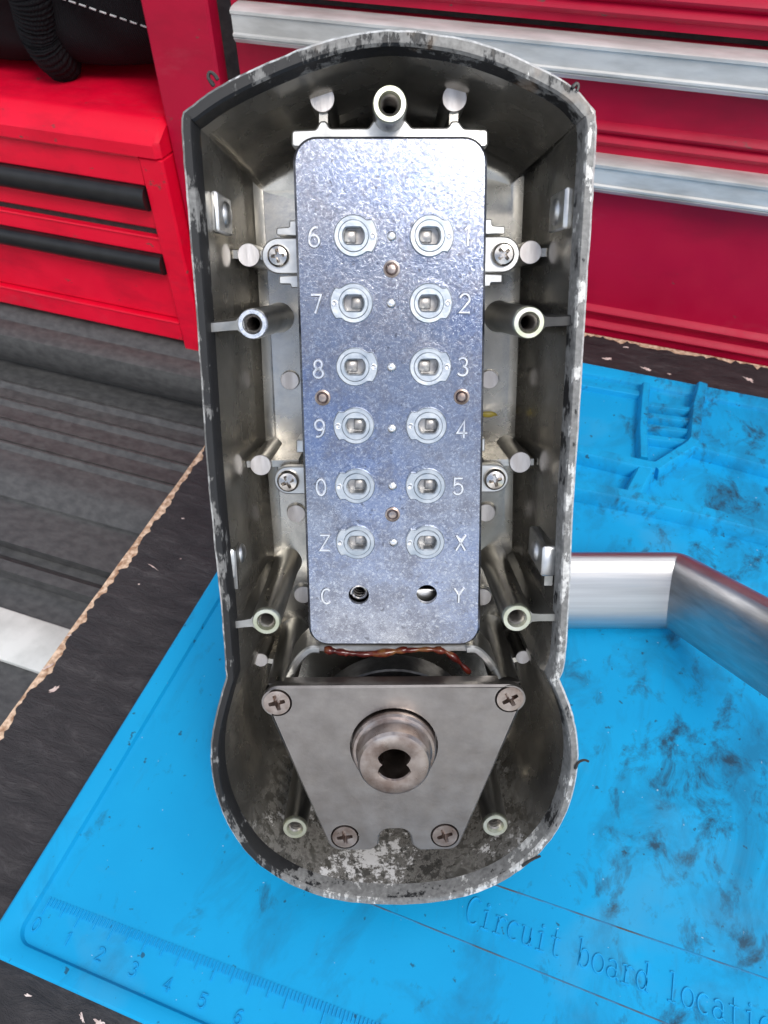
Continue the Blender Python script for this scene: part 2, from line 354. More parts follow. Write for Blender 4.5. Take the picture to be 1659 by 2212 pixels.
# stroke lettering
def arc(cx, cy, rx, ry, a0, a1, n=12): return [(cx + rx * math.cos(R(a0 + (a1 - a0) * k / n)), cy + ry * math.sin(R(a0 + (a1 - a0) * k / n))) for k in range(n + 1)]
GL = {
 '0': [arc(.3, .5, .27, .5, 0, 360, 20)], '1': [[(.12, .8), (.32, 1), (.32, 0)]],
 '2': [arc(.3, .72, .27, .28, 170, -35) + [(.03, 0), (.6, 0)]],
 '3': [arc(.28, .75, .25, .25, 150, -80, 10) + arc(.28, .26, .29, .26, 80, -150, 10)],
 '4': [[(.42, 0), (.42, 1), (.0, .3), (.62, .3)]],
 '5': [[(.55, 1), (.08, 1), (.05, .55)] + arc(.28, .33, .29, .33, 130, -150, 12)],
 '6': [arc(.3, .3, .27, .3, 0, 360, 18), [(.05, .38)] + arc(.42, .42, .38, .58, 180, 75, 8)],
 '7': [[(.02, 1), (.58, 1), (.22, 0)]],
 '8': [arc(.3, .75, .22, .25, 0, 360, 16), arc(.3, .25, .27, .25, 0, 360, 16)],
 '9': [arc(.3, .7, .27, .3, 0, 360, 18), [(.55, .62)] + arc(.18, .58, .38, .58, 0, -105, 8)],
 'Z': [[(.02, 1), (.6, 1), (.0, 0), (.62, 0)]], 'X': [[(.03, 1), (.6, 0)], [(.6, 1), (.03, 0)]],
 'Y': [[(.02, 1), (.31, .5), (.6, 1)], [(.31, .5), (.31, 0)]],
 'C': [arc(.34, .5, .31, .5, 50, 310, 16)],
 'i': [[(.14, .62), (.3, .66), (.3, 0)], [(.12, 0), (.48, 0)], arc(.29, .88, .04, .05, 0, 360, 6)],
 'r': [[(.06, .62), (.22, .64), (.22, 0)], [(.06, 0), (.4, 0)], [(.22, .42)] + arc(.42, .44, .18, .2, 150, 40, 6)],
 'c': [arc(.32, .33, .26, .33, 50, 310, 14)],
 'u': [[(.02, .64), (.13, .64), (.13, .2)] + arc(.29, .18, .16, .18, 180, 340, 8) + [(.46, .22), (.46, .64)], [(.46, .3), (.46, .02), (.58, .02)]],
 't': [[(.27, .9), (.27, .16)] + arc(.4, .15, .13, .15, 180, 320, 6), [(.08, .64), (.48, .64)]],
 'b': [[(.0, .98), (.12, 1), (.12, 0)], arc(.33, .32, .21, .32, 0, 360, 16)],
 'o': [arc(.3, .33, .25, .33, 0, 360, 16)],
 'a': [arc(.27, .45, .19, .2, 150, 0, 8) + [(.46, .1), (.58, .02)], arc(.27, .19, .2, .19, 20, 340, 12)],
 'd': [[(.36, .98), (.48, 1), (.48, .03), (.6, 0)], arc(.27, .32, .21, .32, 0, 360, 16)],
 'l': [[(.14, .98), (.3, 1), (.3, 0)], [(.12, 0), (.48, 0)]],
 'n': [[(.02, .64), (.13, .64), (.13, 0)], [(.13, .42)] + arc(.3, .42, .16, .22, 170, 0, 8) + [(.46, 0)]],
}
def write(g, text, org, h, pitch, wd, z0, z1, ang=0.0, sx=1.0):
    ca, sa = math.cos(ang), math.sin(ang)
    for k, chh in enumerate(text):
        for pl in GL.get(chh, []):
            q = []
            for x, y in pl:
                X = k * pitch + x * h * sx; Y = y * h; q.append((org[0] + X * ca - Y * sa, org[1] + X * sa + Y * ca))
            g.stroke(q, wd, z0, z1)
    return g

# ================================================================== the setting
g = G(); g.box(-60000, 60000, -60000, 60000, -1000, -900)
tag(g.build('ground', 'ground_gravel', None, 0), kind='structure')

# ---------------------------------------------------------------- black board under the mat
BT = -3.2                                    # top of the board; the mat's working face is z = 0
ea = T(440, 965, BT)[0]; eb = T(1270, 720, BT)[1]
board = bench_thing('work_board', 'black laminated chipboard with a chipped pale edge under the blue mat', 'board', (ea + 100, 100, BT - 18))
def jag(n0, n1, amp, step=2.2, seed=0.0):
    out = []; x = n0; s = 1 if n1 > n0 else -1
    while (x - n1) * s < 0:
        k = noise.noise((x * .055, seed, 0)) * .55 + noise.noise((x * .21, seed, 3)) * .3 + noise.noise((x * .5, seed, 5)) * .3
        out.append((x, amp * max(0, .42 + 1.5 * k))); x += s * step * random.uniform(.5, 1.5)
    return out
B0, B1, A1 = -70, eb + 1, 430
def edge_a(b): return ea - .6 + (T(440, 965, BT)[1] - b) * .012
core = [(A1, B0), (A1, B1)] + [(x, B1 - .15 * j) for x, j in jag(A1, ea, 1.0, 3, 1)] + [(edge_a(y) + .3 * j, y) for y, j in jag(B1, B0, 1.0, 3, 2)]
bb(G().prism(ccw(core), [], BT - 18, BT - .6), 'chipboard_core', 'chipboard', board, smooth=0)
topo = [(A1 - .1, B0 + .1), (A1 - .1, B1 - .5)] + [(x, B1 - 1.0 - j) for x, j in jag(A1, ea + 4, 6, 1.6, 4)] + [(edge_a(y) + 1.2 + j, y) for y, j in jag(B1 - 2, B0, 3.4, 1.0, 8.3)]
bb(G().prism(ccw(topo), [], BT - .6, BT), 'laminate_face', 'black_laminate', board, smooth=0)

def chip(x, y, la, lb, rot):
    c = T(x, y, BT); pts = []
    for k in range(26):
        t_ = 2 * math.pi * k / 26; r_ = .72 + .75 * noise.noise((math.cos(t_) * 2.1 + x, math.sin(t_) * 2.1 + y, 0)) + .5 * noise.noise((math.cos(t_) * 6 + x, math.sin(t_) * 6, 4)); r_ = max(.2, r_); p_ = (la * r_ * math.cos(t_), lb * r_ * math.sin(t_))
        pts.append((c[0] + p_[0] * math.cos(rot) - p_[1] * math.sin(rot), c[1] + p_[0] * math.sin(rot) + p_[1] * math.cos(rot)))
    bb(G().prism(pts, [], BT - .1, BT + .08), 'bare_chip', 'bare_chip', board, smooth=0)
for a_ in ((1312, 775, 3.0, 1.2, .2), (1396, 797, 3.2, 1.2, -.2), (1446, 808, 1.2, .6, 0), (1618, 820, 2.6, 1.5, -.3), (1352, 750, 1.6, .7, .1), (116, 1490, 2.2, 1.0, 1.0), (104, 1440, 2.4, .5, .9), (150, 1372, .9, .3, .4), (178, 2200, 1.5, .45, -.6), (214, 2208, 2.0, .7, .2), (60, 2150, 1.2, .4, .3), (330, 1224, 2.6, .3, -.3), (395, 1120, .8, .4, 0), (300, 1262, .6, .3, 0)): chip(*a_)

# ---------------------------------------------------------------- blue repair mat
mat_t = bench_thing('repair_mat', 'blue silicone repair mat with a raised border, ruler and dirt smears', 'repair mat', (150, 120, BT))
MB_ = T(1260, 780, 2.5)[1]                   # far edge
MA = 330.0
outl = fillet([(0, 0), (MA, 0), (MA, MB_), (0, MB_)], 3)
ia, ib = T(39, 2030)
inner = fillet([(ia, ib), (MA - ia, ib), (MA - ia, MB_ - 9), (ia, MB_ - 9)], 4)
g = G(); N = len(outl)
def lp(p, z): return [(x, y, z) for x, y in p]
g.loops([lp(outl, BT + .02), lp(outl, 1.2), lp(offset(outl, .8), 2.0), lp(offset(inner, -1.8), 2.0), lp(offset(inner, -.6), 1.4), lp(inner, .15), lp(offset(inner, .8), 0.0)], True, 0, True, True)
bb(g, 'mat_sheet', 'blue_silicone', mat_t, smooth=30)
# ruler
r0 = Vector(T(111, 1939)); r1 = Vector(T(660, 2150)); n0 = Vector(T(78, 2000)); n6 = Vector(T(515, 2200))
rd = (Vector(T(640, 2142)) - r0).normalized(); rp = Vector((rd.y, -rd.x)); ra = math.atan2(rd.y, rd.x)
cm = (n6 - n0).length / 6
meshes = {}
for k in range(0, 101):
    ln = 4.4 if k % 10 == 0 else 3.4 if k % 5 == 0 else 2.0
    if ln not in meshes:
        o = G().stroke([(0, 0), (0, -ln)], .36, -.05, .5).build('ruler_tick', 'blue_ridge', mat_t, 0); meshes[ln] = o.data
    else:
        o = bpy.data.objects.new('ruler_tick', meshes[ln]); col.objects.link(o); o.parent = mat_t
    p = r0 + rd * (cm * k / 10); o.location = ((p.x - 150) * S, (p.y - 120) * S, -BT * S); o.rotation_euler = (0, 0, ra)
for k in range(0, 10):
    c = n0 + (n6 - n0) * (k / 6) - Vector((.9, 1.3))
    bb(write(G(), str(k), c, 3.0, 3, .40, -.05, .48, ra), 'ruler_numeral', 'blue_ridge', mat_t, smooth=0)
# lettering strip: two grimy score lines and the moulded words
def ribbon(name, pts, wd, z0, z1, mt): return bb(G().stroke(pts, wd, z0, z1), name, mt, mat_t, smooth=0)
gl = [Vector(T(820, 1960)), Vector(T(1240, 2130))]; gd = (gl[1] - gl[0]).normalized()
ribbon('score_line', [gl[0] - gd * 30, gl[1] + gd * 90], .5, -.05, .1, 'groove_grime')
gl = [Vector(T(1080, 1915)), Vector(T(1659, 2115))]; gd = (gl[1] - gl[0]).normalized()
ribbon('score_line', [gl[0] - gd * 60, gl[1] + gd * 60], .55, -.05, .1, 'groove_grime')
t0 = Vector(T(1003, 1990)); t1 = Vector(T(1436, 2158)); td = (t1 - t0); tp = td.length / 14; ta = math.atan2(td.y, td.x)
for i, wrd in enumerate(('Circuit', 'board', 'location')):
    o0 = t0 + td.normalized() * tp * (0, 8, 14)[i]
    bb(write(G(), wrd, o0, 6.6, tp, .5, -.05, .4, ta, .86), 'raised_lettering', 'blue_ridge', mat_t, smooth=0)
# compartment ridges towards the far side
def ridge(pix, wd, h, rect=False):
    pts = [T(*q, h) for q in pix]; g = G(); P = [Vector(p) for p in pts]; rows = []
    sec = [(-.5, -.1), (-.36, h * .85), (-.26, h), (.26, h), (.36, h * .85), (.5, -.1)]
    for i, p in enumerate(P):
        d1 = (P[i] - P[max(i - 1, 0)]); d2 = (P[min(i + 1, len(P) - 1)] - P[i]); d1 = d1 if d1.length else d2; d2 = d2 if d2.length else d1
        d = (d1.normalized() + d2.normalized()).normalized(); q = Vector((-d.y, d.x)); k = 1 / max(.5, q.dot(Vector((-d1.normalized().y, d1.normalized().x))))
        rows.append([(p.x + q.x * wd * k * s_, p.y + q.y * wd * k * s_, z) for s_, z in sec])
    g.loops(rows, True, 0, True, True); return bb(g, 'ridge', 'blue_silicone', mat_t, smooth=35)
def c7(x, y): return (1152 + .397 * x, 713 + .397 * y)
ridge([c7(-260, 735), c7(240, 838), c7(510, 890), c7(900, 975), c7(1277, 1072), c7(1800, 1215)], 8.5, 6.0)
ridge([c7(-240, 545), c7(250, 640), c7(590, 722), c7(665, 735)], 8, 5.9)
ridge([c7(662, 742), c7(856, 618), c7(880, 590), c7(897, 400), c7(915, 335), c7(925, 285)], 6.5, 5.8)
ridge([c7(628, 715), c7(545, 880)], 9, 5.7)
ridge([c7(862, 612), c7(1277, 722), c7(1800, 860)], 6.5, 5.6)
ridge([c7(604, 690), c7(600, 520), c7(612, 345), c7(618, 285)], 5, 4.6)
ridge([c7(-240, 195), c7(285, 290), c7(600, 345)], 5, 2.4)
for y0, y1 in ((395, 435), (455, 495), (515, 555), (575, 612)):
    ridge([c7(600, y0), c7(905, y1)], 4.2, 3.6)

# ---------------------------------------------------------------- red drawer cabinet behind the board (right)
CB = eb + 4                                  # its front plane
cab = bench_thing('drawer_cabinet', 'crimson steel drawer cabinet with full-width silver handles behind the mat', 'cabinet', (150, CB + 60, BT - 40))
def wz(x, y, b=None): return W(x, y, CB if b is None else b)[1]
def wa(x, y, b=None): return W(x, y, CB if b is None else b)[0]
pa0 = .5 * (wa(314, 0) + wa(390, 430)); pa1 = .5 * (wa(446, 0) + wa(480, 167)); CA1 = 430; ZT = wz(829, 0) + 90
g = G(); g.box(pa0, pa1, CB - 2, CB + 220, BT - 90, ZT, 1.2); bb(g, 'corner_post', 'red_cabinet_paint', cab)
g = G(); g.box(pa1 + .02, CA1, CB + 16, CB + 220, BT - 38, ZT); bb(g, 'carcass', 'red_cabinet_paint', cab, smooth=0)
g = G(); g.box(pa1 + .03, CA1, CB + 7, CB + 15.9, BT - 38, ZT); bb(g, 'recess_shade', 'black_and_shade', cab, smooth=0)  # near-black slab added for the shade between the drawers
da0 = wa(512, 120)
X = 1640
z_lines = {k: wz(X, y) for k, y in dict(t1=15, t2=52, tb=86, h1=118, h1b=219, r1=318, r2=346, d2=384, h2=391, h2b=469, r3=738, r4=762, d3=792).items()}
Z = z_lines
def drawer(zb, zt, beads, name='drawer'):
    """sheet-steel front with rolled beads near its foot"""
    prof = [(CB + 6.9, zb), (CB, zb)]; z = zb
    for zc in sorted(beads):
        prof += [(CB, zc - 2.2), (CB - 1.5, zc - .9), (CB - 1.9, zc), (CB - 1.4, zc + .9), (CB + .8, zc + 2.6)]
    prof += [(CB + .8, zt), (CB + 6.9, zt)]
    return bb(extr(G(), prof, da0, CA1), name, 'red_cabinet_paint', cab)
drawer(Z['tb'], ZT, [Z['t1'], Z['t2']])
dr1 = drawer(Z['d2'] + .3, Z['h1'] + 1.2, [Z['r1'], Z['r2']])
dr2 = drawer(Z['d3'] - 4, Z['h2'] + .5, [Z['r3'] + 1.5, Z['r4'] - 1])
def handle(zt, zb, a0, dr):
    h = zt - zb; d = 9
    pr = [(CB + .7, zt), (CB - d * .45, zt - .2), (CB - d * .85, zt - h * .06), (CB - d, zt - h * .12), (CB - d, zt - h * .20), (CB - d + .9, zt - h * .24), (CB - d + .9, zt - h * .70),
          (CB - d, zt - h * .74), (CB - d, zt - h * .80), (CB - d + 1.0, zt - h * .83), (CB - d + .3, zt - h * .86), (CB - d * .8, zb + h * .02), (CB - d * .55, zb), (CB - d * .55 + 1.2, zb + 1.2), (CB - d + 3, zt - h * .75), (CB - d + 3, zt - 2), (CB + .7, zt - 2)]
    o = bb(extr(G(), pr, a0, CA1), 'drawer_handle', 'satin_aluminium', cab, smooth=30); o.parent = dr; return o
d9 = CB - 9
handle(W(X, 123, d9)[1], W(X, 219, d9)[1], W(502, 70, d9)[0], dr1)
handle(W(X, 393, d9)[1], W(X, 470, d9)[1], W(502, 300, d9)[0], dr2)

# ---------------------------------------------------------------- bright red tool chest (left) and what lies below it
HB = CB - 10
ch = bench_thing('tool_chest', 'bright red steel tool chest with black roll-edge drawer pulls and folded lid', 'tool chest', (pa0 - 150, HB + 60, W(200, 694, HB)[1] - 3))
hz = lambda y, x=200: W(x, y, HB)[1]
ca1 = pa0 - .8; ca0 = ca1 - 330
cz0 = hz(694); sa = W(340, 500, HB)[0]
lz = hz(318); ez = hz(290)
g = G(); g.box(ca0, ca1, HB + 6, HB + 240, cz0 - 3, lz - 1); bb(g, 'body', 'red_chest_paint', ch, smooth=0)
g = G(); g.box(sa, ca1 + .3, HB - 1.5, HB + 30, cz0 - 6, lz - .8, 1.0); bb(g, 'front_post', 'red_chest_paint', ch)
tz = ez + 9
g = G()
lid = [(HB - 3, lz), (HB + 239, lz), (HB + 239, tz), (HB + 12, tz), (HB + 8, tz - .7), (HB - 2, ez + .8), (HB - 3, ez - .6)]
a_0, a_1 = ca0 - 2, ca1 + .4
g.loops([[(a_0, b_, z_) for b_, z_ in lid], [(a_1 - 3, b_, z_) for b_, z_ in lid], [(a_1, max(b_, HB - .5) if b_ < HB + 50 else b_, z_ if z_ < ez + 2 else z_ - 2.5) for b_, z_ in lid]], True, 0, True, True)
bb(g, 'lid', 'red_chest_paint', ch, smooth=30)
def front(y0, y1, d=0.0, lip=True):
    z1_, z0_ = hz(y0), hz(y1)
    pr = [(HB + 5.9, z0_), (HB + d, z0_), (HB + d - .6, z0_ + .8), (HB + d, z1_ - 1.6), (HB + d - 1.0, z1_ - .9), (HB + d - .6, z1_), (HB + 5.9, z1_)]
    return bb(extr(G(), pr, ca0 + 2, sa - .4), 'drawer_front', 'red_chest_paint', ch, smooth=35)
front(321, 383); front(434, 474, 2); front(489, 524, 1); front(562, 655, 3); front(657, 694, 0)
for y0, y1 in ((384, 433), (524, 561)):
    zc = .5 * (hz(y0) + hz(y1)); hh = .5 * (hz(y0) - hz(y1))
    pr = [(HB + 5.8, zc + hh)] + [(HB - 1.0 - 4.5 * math.cos(a_), zc + hh * math.sin(a_)) for a_ in [R(80 - 16 * k) for k in range(11)]] + [(HB + 5.8, zc - hh)]
    bb(extr(G(), pr, ca0 + 2, sa - .5), 'drawer_pull', 'black_handle', ch, smooth=60)
g = G(); g.box(ca0 + 2, sa - .4, HB + 4, HB + 5.95, hz(490), hz(473)); bb(g, 'gap_shade', 'black_and_shade', ch, smooth=0)  # near-black strip painting the shade in the gap between drawers

# ribbed truck-bed liner running under the chest: one moulded section
zb0 = cz0 - 8
def tb(y, z, x=200): return T(x, y, z)[1]
prof = [(HB + 300, cz0 - 4), (HB + 1, cz0 - 4), (tb(715, cz0 - 6), cz0 - 5), (tb(732, cz0 - 9), cz0 - 9), (tb(748, cz0 - 9), cz0 - 9.4), (tb(765, cz0 - 11), cz0 - 12), (tb(792, cz0 - 20), cz0 - 20), (tb(808, cz0 - 28), cz0 - 28), (tb(818, cz0 - 32) + 3, cz0 - 35), (tb(818, cz0 - 32) + 9, cz0 - 43)]
zf = cz0 - 42; roll = [p for p in prof]
bedm = G()
pf = roll[:]
pf += [(tb(838, zf), zf - 1.5), (tb(852, zf), zf)]
for y in (874, 913, 959, 1009):
    bc = tb(y, zf); pf += [(bc + 3.4, zf), (bc + 2.8, zf - 1.6), (bc + 1.8, zf - 1.6), (bc + 1.2, zf + 1.6), (bc + .4, zf + 2.2), (bc - .8, zf + 2.2), (bc - 1.8, zf + 1.5), (bc - 4.5, zf)]
pf += [(tb(1062, zf), zf), (tb(1078, zf), zf - 1), (tb(1110, zf), zf - 7), (tb(1130, zf - 9), zf - 9), (tb(1225, zf - 9), zf - 9.5), (tb(1236, zf - 14), zf - 16), (tb(1254, zf - 14), zf - 16), (tb(1266, zf - 9), zf - 9.5), (tb(1290, zf - 9), zf - 9.5), (tb(1302, zf - 14), zf - 17), (tb(1330, zf - 16), zf - 17), (tb(1400, zf - 16), zf - 18), (tb(1700, zf - 16), zf - 18), (tb(2100, zf - 16), zf - 18)]
pf += [(pf[-1][0], zf - 60), (HB + 300, zf - 60)]
extr(bedm, pf, -520, 200)
bl = place_in_bench(bedm.build('bed_liner', 'ribbed_plastic', None, 28)); tag(bl, kind='structure')
zs = zf - 17.9
p0, p1 = T(0, 1310, zs + 4), T(0, 1422, zs + 4)
pl = bench_thing('pale_strip', 'flat off-white painted strip lying on the black ribbed liner', 'strip', (p0[0], .5 * (p0[1] + p1[1]), zs))
g = G(); g.box(-420, ea + 60, p1[1], p0[1], zs + .05, zs + 4, .6); bb(g, 'strip_body', 'pale_paint', pl)

# ---------------------------------------------------------------- black bag on the chest
bag_b0 = T(150, 183, tz)[1] - 14
bag = bench_thing('fabric_bag', 'black fabric tool bag sitting on the red chest lid', 'bag', (ca1 - 160, bag_b0 + 80, tz))
g = G(); nu, nv = 96, 56; hw, hd, hh = 172, 95, 85; c0 = Vector((ca1 - 165, bag_b0 + hd, tz + hh - .2))
def spow(x, e): return math.copysign(abs(x) ** e, x)
rows = []
for j in range(nv + 1):
    ph = -math.pi / 2 + math.pi * j / nv; r_ = []
    for i in range(nu):
        th = 2 * math.pi * i / nu; e = .42
        p = Vector((spow(math.cos(ph), .5) * spow(math.cos(th), e) * hw, spow(math.cos(ph), .5) * spow(math.sin(th), e) * hd, spow(math.sin(ph), .4) * hh))
        f_ = noise.noise(p * .018) * 9 + noise.noise(p * .05 + Vector((4, 0, 0))) * 4 + abs(noise.noise(Vector((p.x * .03, p.y * .02, p.z * .05)))) * -7
        k = min(1, (p.z + hh) / 25); nrm = p.normalized(); q = p + nrm * f_ * k; q.z = max(q.z, -hh + .2); r_.append(c0 + q)
    rows.append(r_)
g.loops(rows, True, 0, True, True); bag_o = bb(g, 'bag_body', 'bag_fabric', bag, smooth=80)
tree = BVHTree.FromPolygons([Vector(p) for p in g.v], g.f)
def on_bag(x, y):
    d = ray(x, y); o_ = Vector((-BO.dot(AX) , -BO.dot(AY), HCAM)); dl = Vector((d.dot(AX), d.dot(AY), d.z)).normalized()
    h_ = tree.ray_cast(o_, dl); return (h_[0], h_[1]) if h_[0] else None
strap = []
for x, y in catmull([(40, -60), (70, 0), (82, 50), (105, 100), (150, 140), (215, 165), (290, 172)], 5):
    h_ = on_bag(x, y)
    if h_: strap.append(h_[0] + h_[1] * 1.5)
for _ in range(6): strap = [strap[0]] + [(strap[k - 1] + strap[k] * 2 + strap[k + 1]) / 4 for k in range(1, len(strap) - 1)] + [strap[-1]]
if len(strap) > 3:
    strap = [strap[k] + (strap[k + 1] - strap[k]) * (j / 5) for k in range(len(strap) - 1) for j in range(5)]
    rr = [10.5 + .45 * math.sin(k * 1.6) for k in range(len(strap))]
    bb(G().tube(strap, rr, 12), 'rolled_strap', 'bag_fabric', bag, smooth=60)
for k in range(9):
    x0_, y0_ = 128 + k * 22, -6 + k * 7.4
    a_, b_ = on_bag(x0_, y0_), on_bag(x0_ + 14, y0_ + 4.8)
    if a_ and b_: bb(G().tube([a_[0] + a_[1] * .3, b_[0] + b_[1] * .3], .45, 6), 'stitch', 'stitch_thread', bag)

# ================================================================== the lock
lock = bpy.data.objects.new('door_lock', None); col.objects.link(lock); lock.empty_display_size = .02
lock.location = LO * S; lock.rotation_euler = (R(90) - EL, 0, 0)
tag(lock, 'opened mechanical code lock, silver keypad back exposed, propped upright on the blue mat', 'lock')
def part(g, name, mats, parent=lock, smooth=40): return g.build(name, mats, parent, smooth)

# ---- case: traced rim, real wall, floor 40 mm deep
segs = [[(395, 240), (390, 262), (394, 330), (404, 450), (413, 560), (428, 760), (445, 1000), (462, 1180), (475, 1300), (483, 1400), (487, 1465)],
        [(487, 1465), (473, 1515), (458, 1580), (454, 1640), (461, 1700), (480, 1760), (510, 1815), (552, 1865), (610, 1905), (680, 1935), (760, 1952), (850, 1957), (940, 1952), (1020, 1935), (1090, 1905), (1150, 1862), (1200, 1805), (1232, 1740), (1248, 1670), (1250, 1610), (1240, 1550), (1225, 1505), (1210, 1470)],
        [(1210, 1470), (1222, 1430), (1231, 1300), (1240, 1100), (1255, 880), (1270, 620), (1283, 420), (1291, 290), (1287, 238)],
        [(1287, 238), (1245, 190), (1180, 150), (1080, 105), (980, 76), (860, 62), (760, 71), (660, 99), (560, 140), (480, 180), (430, 212), (395, 240)]]
outl = []; kind = []
for k, sg in enumerate(segs):
    q = catmull([L(*p) for p in sg], 5)[:-1]; outl += q; kind += [k] * len(q)
n = len(outl)
def per(fn):
    """a value per outline vertex, smoothed across the corners"""
    v = [fn(kind[i], outl[i]) for i in range(n)]
    for _ in range(3): v = [(v[i - 1] + 2 * v[i] + v[(i + 1) % n]) / 4 for i in range(n)]
    return v
rimw = per(lambda k, p: 2.5 if k == 3 else 2.1)
def ragged(pts, amp, sd):
    return [(x + amp * noise.noise((x * .6, y * .6, sd)) + amp * .6 * noise.noise((x * 2.1, y * 2.1, sd)), y + amp * noise.noise((x * .6, y * .6, sd + 9)) + amp * .6 * noise.noise((x * 2.1, y * 2.1, sd + 4))) for x, y in pts]
lz_ = lambda p, z: [(x, y, z) for x, y in p]
g = G()
o0 = ragged(outl, .14, 1.0)
inr = offset(outl, rimw)
floor_off = per(lambda k, p: (5.0, 6.0, 5.0, 8.0)[k]); mid_off = per(lambda k, p: (3.1, 3.2, 3.1, 3.7)[k])
IN = [lz_(offset(outl, [r * .82 for r in rimw]), 0), lz_(inr, -.5), lz_(offset(outl, [r + .4 for r in rimw]), -4.5), lz_(offset(outl, mid_off), -6), lz_(offset(outl, [m_ * .25 + f_ * .75 for m_, f_ in zip(mid_off, floor_off)]), -35.5), lz_(offset(outl, [f_ + .9 for f_ in floor_off]), -38.8), lz_(offset(outl, [f_ + 3 for f_ in floor_off]), -40)]
OUT = [lz_(offset(outl, [f_ + 2 for f_ in per(lambda k, p: (5.0, 7.0, 5.0, 12.0)[k])]), -43), lz_(offset(outl, [f_ for f_ in per(lambda k, p: (1.6, 2.6, 1.6, 6.0)[k])]), -40), lz_(offset(outl, .5), -22), lz_(offset(o0, .1), -1.0), lz_(o0, -.5), lz_(offset(o0, .45), 0)]
g.loops(OUT[:-2], True, 1, True, False)
g.loops(OUT[-3:], True, 3)
g.loops([OUT[-1], IN[0], IN[1]], True, 2)
g.loops(IN[1:3], True, 4)
g.loops(IN[2:], True, 0, False, True)
bm_ = None
case = part(g, 'case', ['cast_zinc', 'black_case_paint', 'chipped_black_rim', 'worn_outer_edge', 'overspray_lip'], lock, 35)
def depth_tip(px, w): return L(*px, w)

# ---- threaded posts with webs to the wall
def post(px, rpx, w1=-2.0, hole=.52, rim='passivated_rim', web=None, webmat='post_zinc', flare=0.0):
    c = L(*px, w1); r = rpx / FPX * ((hit(*px, LN, LN.dot(LO) + w1) - CAM).dot(FW)); h = r * hole
    pr = [(r * 1.22, -40.5), (r * 1.16, -38), (r * 1.08, -36), (r, w1 - 1.0)]
    p = part(G().lathe(c, pr, 32, cap0=False, cap1=False), 'threaded_post', 'post_zinc')
    pr = [(r, w1 - 1.0), (r * .97, w1 - .25), (r * .92, w1), (h * 1.28, w1), (h * 1.05, w1 - .9)]
    part(G().lathe(c, pr, 32, cap0=False, cap1=False), 'post_rim', rim, p)
    th = [(h * 1.05, w1 - .9)]; z = w1 - .9
    for k in range(12): th += [(h * .86, z - .45), (h * 1.0, z - .9)]; z -= .9
    th += []
    part(G().lathe(c, th, 24, cap0=False, cap1=False).lathe(c, [(h * .95, z), (h * .9, -34), (.01, -34)], 24, 1, False, False), 'thread', ['shaft_steel', 'black_and_shade'], p, 25)  # bottom of the bore coloured near-black for the shade down the hole
    if web:
        e = L(*web, w1 - .4); d = Vector(e) - Vector(c); nn = Vector((-d.y, d.x)).normalized(); dl = d.length; dn = d.normalized()
        tw = 1.05
        def sec(z, wd):
            pts = [(r * .55, r * .80), (r * 1.05, r * .30), (r * 1.55, wd), (dl, wd), (dl, -wd), (r * 1.55, -wd), (r * 1.05, -r * .30), (r * .55, -r * .80)]
            return [(c[0] + dn.x * s_ + nn.x * t_, c[1] + dn.y * s_ + nn.y * t_, z) for s_, t_ in pts]
        part(G().loops([sec(-39.5, tw * 1.5 + flare), sec(-20, tw * 1.2 + flare * .5), sec(w1 - .75, tw), sec(w1 - .4, tw * .8)], True, 0, False, True), 'web', webmat, p, 35)
    return p
post((545, 700), 33, rim='stamp_bright', web=(452, 708))
post((1143, 697), 35, web=(1233, 693), webmat='black_case_paint')
post((575, 1343), 31, -2.5, web=(506, 1350), flare=1.2)
post((1117, 1336), 32, -2.5, web=(1203, 1334), flare=1.2)
post((637, 1790), 27, -5); post((1070, 1784), 28, -5)
top_post = post((842, 224), 38, -3.0)

# ---- cast ribs and flat-headed pins on the floor of the case
def at_depth_r(px, rpx, w): return rpx / FPX * ((hit(*px, LN, LN.dot(LO) + w) - CAM).dot(FW))
def pin(px, rpx, w, mt='pin_face', zb=-40.2):
    c = L(*px, w); r = at_depth_r(px, rpx, w)
    p = part(G().lathe(c, [(r * 1.04, zb), (r, w - .25)], 28, cap0=False, cap1=False), 'ejector_pin', 'post_zinc')
    part(G().lathe(c, [(r, w - .25), (r * .95, w)], 28, cap0=False), 'pin_face', mt, p)
def rib(p0, p1, w, th=.9, zb=-40.2, w2=None):
    a = Vector(L(*p0, w)); b = Vector(L(*p1, w2 if w2 is not None else w)); d = (b - a).normalized(); q = Vector((-d.y, d.x)) * th
    w2 = w if w2 is None else w2
    A = [(*(a + q), zb), (*(a - q), zb), (*(a - q * .85), w), (*(a + q * .85), w)]; B = [(*(b + q), zb), (*(b - q), zb), (*(b - q * .85), w2), (*(b + q * .85), w2)]
    part(G().loops([A, B], True, 0, True, True), 'rib', 'cast_zinc', lock, 25)
pin((696, 213), 27, -14); pin((982, 212), 27, -14)
rib((697, 128), (699, 285), -15, 1.0); rib((985, 128), (979, 285), -15, 1.0)
pin((537, 551), 24.5, -20); pin((1146, 545), 24.5, -20)
rib((500, 549), (592, 553), -21, 1.0); rib((1180, 545), (1095, 549), -21, 1.0)
rib((452, 551), (500, 550), -33, 1.2); rib((1235, 546), (1180, 546), -33, 1.2)
pin((563, 1005), 23, -20); pin((1124, 999), 23.5, -20)
rib((533, 1003), (645, 1000), -21, .9); rib((1153, 998), (1045, 1000), -21, .9)
rib((475, 1004), (530, 1003), -34, 1.0); rib((1232, 1000), (1156, 999), -34, 1.0)
for q in ((626, 822), (1057, 820), (640, 1110), (1050, 1108), (655, 1285), (1042, 1290)): pin(q, 20, -38.6)
pin((563, 1426), 16, -27); rib((540, 1420), (605, 1432), -28, .8)
pin((1130, 1420), 16, -27); rib((1152, 1414), (1090, 1432), -28, .8)
